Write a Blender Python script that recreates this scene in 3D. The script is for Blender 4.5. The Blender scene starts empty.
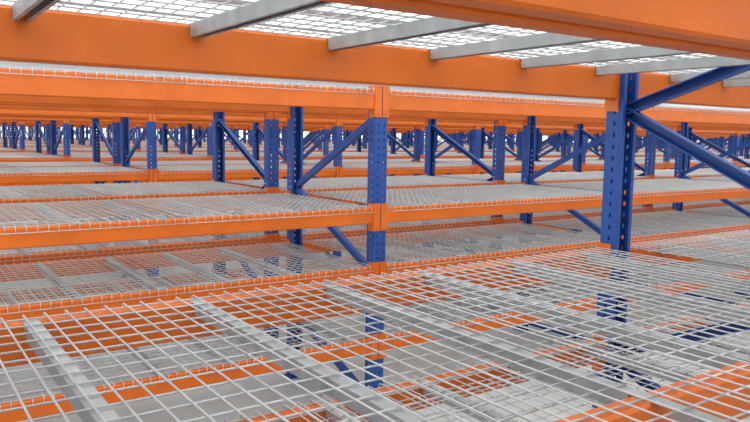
import bpy, math, random
from mathutils import Vector, Matrix

S = bpy.context.scene
try:
    S.view_settings.view_transform = 'Standard'
    S.view_settings.look = 'None'
except Exception: pass

# ------------------------------------------------------------------ materials
def new_mat(name):
    m = bpy.data.materials.new(name); m.use_nodes = True
    nt = m.node_tree
    return m, nt, nt.nodes['Principled BSDF']

def paint(name, col, rough=0.4, var=0.12, metallic=0.0, scale=6.0, rvar=0.1, spec=0.5):
    m, nt, b = new_mat(name)
    tc = nt.nodes.new('ShaderNodeTexCoord')
    n = nt.nodes.new('ShaderNodeTexNoise'); n.inputs['Scale'].default_value = scale
    n.inputs['Detail'].default_value = 4
    nt.links.new(tc.outputs['Object'], n.inputs['Vector'])
    r = nt.nodes.new('ShaderNodeValToRGB')
    r.color_ramp.elements[0].position = 0.3; r.color_ramp.elements[1].position = 0.7
    r.color_ramp.elements[0].color = tuple(c*(1-var) for c in col)+(1,)
    r.color_ramp.elements[1].color = tuple(min(1, c*(1+var)) for c in col)+(1,)
    nt.links.new(n.outputs['Fac'], r.inputs['Fac'])
    nt.links.new(r.outputs['Color'], b.inputs['Base Color'])
    mr = nt.nodes.new('ShaderNodeMapRange')
    mr.inputs['To Min'].default_value = max(0.02, rough-rvar); mr.inputs['To Max'].default_value = rough+rvar
    nt.links.new(n.outputs['Fac'], mr.inputs['Value'])
    nt.links.new(mr.outputs['Result'], b.inputs['Roughness'])
    b.inputs['Metallic'].default_value = metallic
    b.inputs['Specular IOR Level'].default_value = spec
    return m

M_OR = paint('orange_powder_coat', (0.70, 0.142, 0.007), 0.42, 0.10, spec=0.42)
M_BL = paint('blue_powder_coat', (0.012, 0.068, 0.30), 0.42, 0.12, spec=0.42)
M_GV = paint('galvanised_wire', (0.56, 0.58, 0.59), 0.44, 0.12, metallic=0.45, scale=9)
M_CH = paint('galvanised_channel', (0.42, 0.44, 0.45), 0.48, 0.16, metallic=0.4, scale=14)
M_FL = paint('concrete_floor', (0.60, 0.62, 0.61), 0.65, 0.08, scale=0.6)
M_WL = paint('wall_white_cladding', (0.74, 0.79, 0.84), 0.6, 0.04, scale=1.0)
M_CE = paint('ceiling_white_sheet', (0.85, 0.86, 0.86), 0.6, 0.03, scale=1.0)

def emis(name, col, st):
    m = bpy.data.materials.new(name); m.use_nodes = True
    nt = m.node_tree; b = nt.nodes['Principled BSDF']
    b.inputs['Base Color'].default_value = (0.8, 0.8, 0.8, 1)
    b.inputs['Emission Color'].default_value = tuple(col)+(1,)
    b.inputs['Emission Strength'].default_value = st
    return m
M_SKY = emis('daylit_translucent_rooflight', (0.95, 1.0, 0.985), 1.38)
M_FILL = emis('fill_panel_glow', (0.92, 0.98, 1.0), 1.6)  # glow for the added fill panels on the walls

# ------------------------------------------------------------------ mesh builder
class MB:
    def __init__(s): s.v=[]; s.f=[]; s.m=[]; s.sm=[]
    def quad(s, pts, mi=0, smooth=False):
        i=len(s.v); s.v.extend(pts); s.f.append(tuple(range(i,i+len(pts)))); s.m.append(mi); s.sm.append(smooth)
    def box(s, x0,x1,y0,y1,z0,z1, mi=0, bev=0.0):
        if bev<=0:
            i=len(s.v)
            s.v.extend([(x0,y0,z0),(x1,y0,z0),(x1,y1,z0),(x0,y1,z0),(x0,y0,z1),(x1,y0,z1),(x1,y1,z1),(x0,y1,z1)])
            for q in ((0,3,2,1),(4,5,6,7),(0,1,5,4),(1,2,6,5),(2,3,7,6),(3,0,4,7)):
                s.f.append(tuple(i+k for k in q)); s.m.append(mi); s.sm.append(False)
        else:
            # prism along X with chamfered YZ profile
            b=bev
            prof=[(y0+b,z0),(y1-b,z0),(y1,z0+b),(y1,z1-b),(y1-b,z1),(y0+b,z1),(y0,z1-b),(y0,z0+b)]
            i=len(s.v); n=8
            s.v.extend([(x0,p[0],p[1]) for p in prof]); s.v.extend([(x1,p[0],p[1]) for p in prof])
            for k in range(n):
                s.f.append((i+k,i+n+k,i+n+(k+1)%n,i+(k+1)%n)[::-1]); s.m.append(mi); s.sm.append(False)
            s.f.append(tuple(i+k for k in range(n))[::-1]); s.m.append(mi); s.sm.append(False)
            s.f.append(tuple(i+n+k for k in range(n))); s.m.append(mi); s.sm.append(False)
    def tube(s, pts, r, mi=0, n=6):
        pts=[Vector(p) for p in pts]
        base=len(s.v)
        for k,p in enumerate(pts):
            if k==0: t=(pts[1]-p).normalized()
            elif k==len(pts)-1: t=(p-pts[k-1]).normalized()
            else: t=((p-pts[k-1]).normalized()+(pts[k+1]-p).normalized()).normalized()
            a=Vector((1,0,0)) if abs(t.x)<0.8 else Vector((0,1,0))
            u=t.cross(a).normalized(); w=t.cross(u)
            for j in range(n):
                an=2*math.pi*j/n
                s.v.append(tuple(p+u*math.cos(an)*r+w*math.sin(an)*r))
        for k in range(len(pts)-1):
            for j in range(n):
                a0=base+k*n+j; a1=base+k*n+(j+1)%n
                s.f.append((a0,a1,a1+n,a0+n)); s.m.append(mi); s.sm.append(True)
        e=base+(len(pts)-1)*n
        s.f.append(tuple(base+j for j in range(n))[::-1]); s.m.append(mi); s.sm.append(False)
        s.f.append(tuple(e+j for j in range(n))); s.m.append(mi); s.sm.append(False)
    def mesh(s, name, mats):
        me=bpy.data.meshes.new(name); me.from_pydata(s.v,[],s.f)
        for m in mats: me.materials.append(m)
        me.polygons.foreach_set('material_index', s.m)
        me.polygons.foreach_set('use_smooth', s.sm)
        me.update(); return me

# ------------------------------------------------------------------ rack dims
W=2.70; D=1.25; GAP=0.03
LEV=[(2.305,0.128),(1.52,0.106),(1.12,0.100),(0.62,0.100)]   # deck level, beam height
random.seed(4)

def beams_mesh(skip=()):
    b=MB()
    for li,(L,BH) in enumerate(LEV):
        for side in (0,1):
            if (li,side) in skip: continue
            def Y(a,c):
                return (a,c) if side==0 else (D-c,D-a)
            y0,y1=Y(0.004,0.054)
            b.box(0.054,W-0.054,y0,y1,L-BH,L,0,bev=0.006)
            for e in (0,1):
                xa,xb=(0.004,0.057) if e==0 else (W-0.057,W-0.004)
                y0,y1=Y(-0.006,-0.001)
                b.box(xa,xb,y0,y1,L-BH-0.05,L+0.030,0)
                xa,xb=(0.0515,0.0575) if e==0 else (W-0.0575,W-0.0515)
                y0,y1=Y(-0.006,0.062)
                b.box(xa,xb,y0,y1,L-BH-0.05,L+0.030,0)
                for dz in (-BH-0.03,-0.02,0.015):
                    xc=0.03 if e==0 else W-0.03
                    y0,y1=Y(-0.010,-0.006)
                    b.box(xc-0.006,xc+0.006,y0,y1,L+dz-0.006,L+dz+0.006,0)
    return b.mesh('rack_beams',[M_OR])

# kind: 'std' all levels; 'wide' level-1 deck runs through onto the back-to-back rack; 'cut' lacks level 1
def decks_mesh(kind='std'):
    b=MB(); r=0.0024
    for li,(L,BH) in enumerate(LEV):
        if kind=='cut' and li==1: continue
        wide = (kind=='wide' and li==1)
        ym = -(D+GAP) if wide else 0.0
        for p in range(2):
            x0=0.062+p*1.292; x1=x0+1.284
            n=26; st=(x1-x0-0.02)/(n-1)
            for i in range(n):
                x=x0+0.01+i*st+random.uniform(-0.0015,0.0015)
                zt=L+0.0105
                b.tube([(x,ym-0.006,L-0.030),(x,ym-0.006,zt-0.006),(x,ym,zt),(x+random.uniform(-0.002,0.002),D,zt),(x,D+0.006,zt-0.006),(x,D+0.006,L-0.030)],r,0,6)
            step=0.0705
            nx=int(round((D-ym-0.05)/step))+1
            for j in range(nx):
                y=ym+0.025+j*(D-ym-0.05)/(nx-1)
                b.tube([(x0,y,L+0.0055),(x1,y,L+0.0055)],r,0,6)
            for yy in (ym-0.0108,D+0.0108):
                b.tube([(x0,yy,L-0.026),(x1,yy,L-0.026)],r*0.9,0,5)
            for c in range(3):
                xc=x0+0.275+c*0.442
                w=0.019
                b.box(xc-w,xc+w,ym+0.006,D-0.006,L+0.0001,L+0.0014,1)
                spans=[(0.058,D-0.058)]
                if wide: spans.append((ym+0.058,-GAP-0.004))
                for (ya,yb) in spans:
                    b.box(xc-w,xc-w+0.002,ya,yb,L-0.034,L,1)
                    b.box(xc+w-0.002,xc+w,ya,yb,L-0.034,L,1)
                    b.box(xc-w+0.002,xc-w+0.010,ya,yb,L-0.034,L-0.032,1)
                    b.box(xc+w-0.010,xc+w-0.002,ya,yb,L-0.034,L-0.032,1)
    return b.mesh('wire_mesh_decks',[M_GV,M_CH])

def upright(b, flip, top):
    def P(x,y,z): return (x, y, z) if not flip else (-x, D-y, z)
    pitch=0.05; n=int(top/pitch)
    xs=[-0.049,-0.028,-0.018,0.018,0.028,0.049]
    ys=[0.0,0.038,0.048,0.085]
    for k in range(n+1):
        z0=k*pitch; za=z0+0.016; zb=z0+0.034; z1=min(z0+pitch,top)
        if z1-z0<0.049: segs=[(z0,z1,False)] if z1>z0+1e-4 else []
        else: segs=[(z0,za,False),(za,zb,True),(zb,z1,False)]
        for a,c,hole in segs:
            if not hole:
                b.quad([P(xs[0],0,a),P(xs[-1],0,a),P(xs[-1],0,c),P(xs[0],0,c)],0)
                for sx in (-0.049,0.049):
                    b.quad([P(sx,0,a),P(sx,0.085,a),P(sx,0.085,c),P(sx,0,c)],0)
            else:
                for i in (0,2,4):
                    b.quad([P(xs[i],0,a),P(xs[i+1],0,a),P(xs[i+1],0,c),P(xs[i],0,c)],0)
                for sx in (-0.049,0.049):
                    for i in (0,2):
                        b.quad([P(sx,ys[i],a),P(sx,ys[i+1],a),P(sx,ys[i+1],c),P(sx,ys[i],c)],0)
    for s in (-1,1):
        b.quad([P(s*0.049,0.085,0),P(s*0.030,0.085,0),P(s*0.030,0.085,top),P(s*0.049,0.085,top)],0)
        b.quad([P(s*0.030,0.085,0),P(s*0.030,0.070,0),P(s*0.030,0.070,top),P(s*0.030,0.085,top)],0)
    c0=P(-0.07,-0.02,0); c1=P(0.07,0.11,0)
    b.box(min(c0[0],c1[0]),max(c0[0],c1[0]),min(c0[1],c1[1]),max(c0[1],c1[1]),0,0.006,0)

def brace(b, p, q, x0=-0.018, x1=0.018, h=0.046):
    (ya,za),(yb,zb)=p,q
    d=Vector((yb-ya,zb-za)).normalized(); nrm=Vector((-d.y,d.x))*h/2
    a1=(ya+nrm.x,za+nrm.y); a2=(ya-nrm.x,za-nrm.y); b1=(yb+nrm.x,zb+nrm.y); b2=(yb-nrm.x,zb-nrm.y)
    b.quad([(x0,*a1),(x0,*a2),(x0,*b2),(x0,*b1)],0)
    b.quad([(x0,*a1),(x1,*a1),(x1,*b1),(x0,*b1)],0)
    b.quad([(x0,*a2),(x1,*a2),(x1,*b2),(x0,*b2)],0)
    k=0.72
    for s,(u,v) in ((1,(a1,b1)),(-1,(a2,b2))):
        ui=(u[0]-nrm.x*s*(1-k),u[1]-nrm.y*s*(1-k)); vi=(v[0]-nrm.x*s*(1-k),v[1]-nrm.y*s*(1-k))
        b.quad([(x1,*u),(x1,*ui),(x1,*vi),(x1,*v)],0)

def frame_mesh(tall):
    b=MB()
    upright(b,False,2.335)
    upright(b,True,2.54 if tall else 2.335)
    A=0.055; B=D-0.055
    pts=[(B,2.49 if tall else 2.31),(A,2.13),(B,1.58),(A,1.05),(B,0.54),(A,0.14)]
    if not tall: pts=pts[1:]
    for i in range(len(pts)-1):
        brace(b,pts[i],pts[i+1])
    brace(b,(A,0.10),(B,0.10))
    for (y,z) in pts:
        b.tube([(-0.055,y,z),(0.055,y,z)],0.008,1,6)
    return b.mesh('rack_frame',[M_BL,M_CH])

ME_B=beams_mesh(); ME_D=decks_mesh(); ME_F=frame_mesh(False); ME_FT=frame_mesh(True)
ME_DW=decks_mesh('wide'); ME_DC=decks_mesh('cut'); ME_BC=beams_mesh(skip=((1,1),))

def link(o,parent=None):
    S.collection.objects.link(o)
    if parent: o.parent=parent

def rack_row(y0, aisle_far, x0, nb, fm=None, bm=None, dm=None):
    e=bpy.data.objects.new('pallet_rack',None); e.empty_display_size=0.3
    e.location=(x0,y0,0); link(e)
    for i in range(nb+1):
        f=bpy.data.objects.new('frame',fm or ME_F)
        if aisle_far:
            f.rotation_euler=(0,0,math.pi); f.location=(i*W,D,0)
        else: f.location=(i*W,0,0)
        link(f,e)
    for i in range(nb):
        a=bpy.data.objects.new('beams',bm or ME_B); a.location=(i*W,0,0); link(a,e)
        d=bpy.data.objects.new('wire_decks',dm or ME_D); d.location=(i*W,0,0); link(d,e)

X0=2.76
XMAX=78; YMAX=52
rack_row(0.75,True,2.66-2*W,12,ME_FT,None,ME_DW)
rack_row(0.75-GAP-D,False,2.66-2*W-0.30,12,None,ME_BC,ME_DC)
k=0
while 3.91+4.87*k+2.9 < YMAX:
    ya=3.91+4.87*k
    far=ya+2.85
    nb=min(int((far*1.95+4-X0)/W)+3, int((XMAX-2-(X0-2*W))/W))
    rack_row(ya,False,X0-2*W,nb)
    rack_row(ya+1.59,True,X0-2*W,nb)
    k+=1

# ------------------------------------------------------------------ hall
def boxobj(name,x0,x1,y0,y1,z0,z1,mat,parent=None):
    b=MB(); b.box(x0,x1,y0,y1,z0,z1); o=bpy.data.objects.new(name,b.mesh(name,[mat])); link(o,parent); return o
HX0,HX1,HY0,HY1,HZ=-9.0,XMAX,-8.0,YMAX+1,6.6
boxobj('floor',HX0,HX1,HY0,HY1,-0.2,0,M_FL)
boxobj('wall_north',HX0,HX1,HY1,HY1+0.2,0,HZ,M_WL)
boxobj('wall_south',HX0,HX1,HY0-0.2,HY0,0,HZ,M_WL)
boxobj('wall_west',HX0-0.2,HX0,HY0,HY1,0,HZ,M_WL)
boxobj('wall_east',HX1,HX1+0.2,HY0,HY1,0,HZ,M_WL)
boxobj('ceiling',HX0,HX1,HY0,HY1,HZ,HZ+0.2,M_CE)
b=MB(); y=HY0+0.6
while y+3.2<HY1:
    b.quad([(HX0+0.5,y,HZ-0.02),(HX0+0.5,y+3.2,HZ-0.02),(HX1-0.5,y+3.2,HZ-0.02),(HX1-0.5,y,HZ-0.02)],0); y+=4.0
o=bpy.data.objects.new('ceiling_rooflights',b.mesh('ceiling_rooflights',[M_SKY])); link(o)
def add_fill(n,pts): 
    b=MB(); b.quad(pts,0); o=bpy.data.objects.new('window_%d'%n,b.mesh('window_%d'%n,[M_FILL])); link(o)
add_fill(1,[(HX0+1,HY0+0.02,1.0),(HX1-40,HY0+0.02,1.0),(HX1-40,HY0+0.02,5.0),(HX0+1,HY0+0.02,5.0)][::-1])  # added unseen glow behind the camera, fills the beams facing it
add_fill(2,[(HX0+0.02,HY0+1,1.0),(HX0+0.02,HY0+30,1.0),(HX0+0.02,HY0+30,5.0),(HX0+0.02,HY0+1,5.0)])  # added unseen glowing panel on the west wall, side fill
add_fill(3,[(HX0+1,HY1-0.02,0.8),(HX1-1,HY1-0.02,0.8),(HX1-1,HY1-0.02,5.0),(HX0+1,HY1-0.02,5.0)])  # added glowing panel that brightens the far wall behind the rows

w=bpy.data.worlds.new('World'); S.world=w; w.use_nodes=True
w.node_tree.nodes['Background'].inputs['Color'].default_value=(0.8,0.88,1,1)
w.node_tree.nodes['Background'].inputs['Strength'].default_value=1.0

# ------------------------------------------------------------------ camera
cam=bpy.data.cameras.new('camera'); co=bpy.data.objects.new('camera',cam); link(co); S.camera=co
F=712.0
cam.sensor_width=36; cam.lens=F/750*36; cam.clip_start=0.02; cam.clip_end=300
yaw=math.radians(34.8); pitch=math.radians(6.1); roll=math.radians(0.9)
fw=Vector((math.sin(yaw)*math.cos(pitch),math.cos(yaw)*math.cos(pitch),-math.sin(pitch)))
rt=fw.cross(Vector((0,0,1))).normalized(); up=rt.cross(fw).normalized()
r2=rt*math.cos(roll)+up*math.sin(roll); u2=up*math.cos(roll)-rt*math.sin(roll)
m=Matrix((r2,u2,-fw)).transposed().to_4x4(); m.translation=Vector((0,0,2.01))
co.matrix_world=m
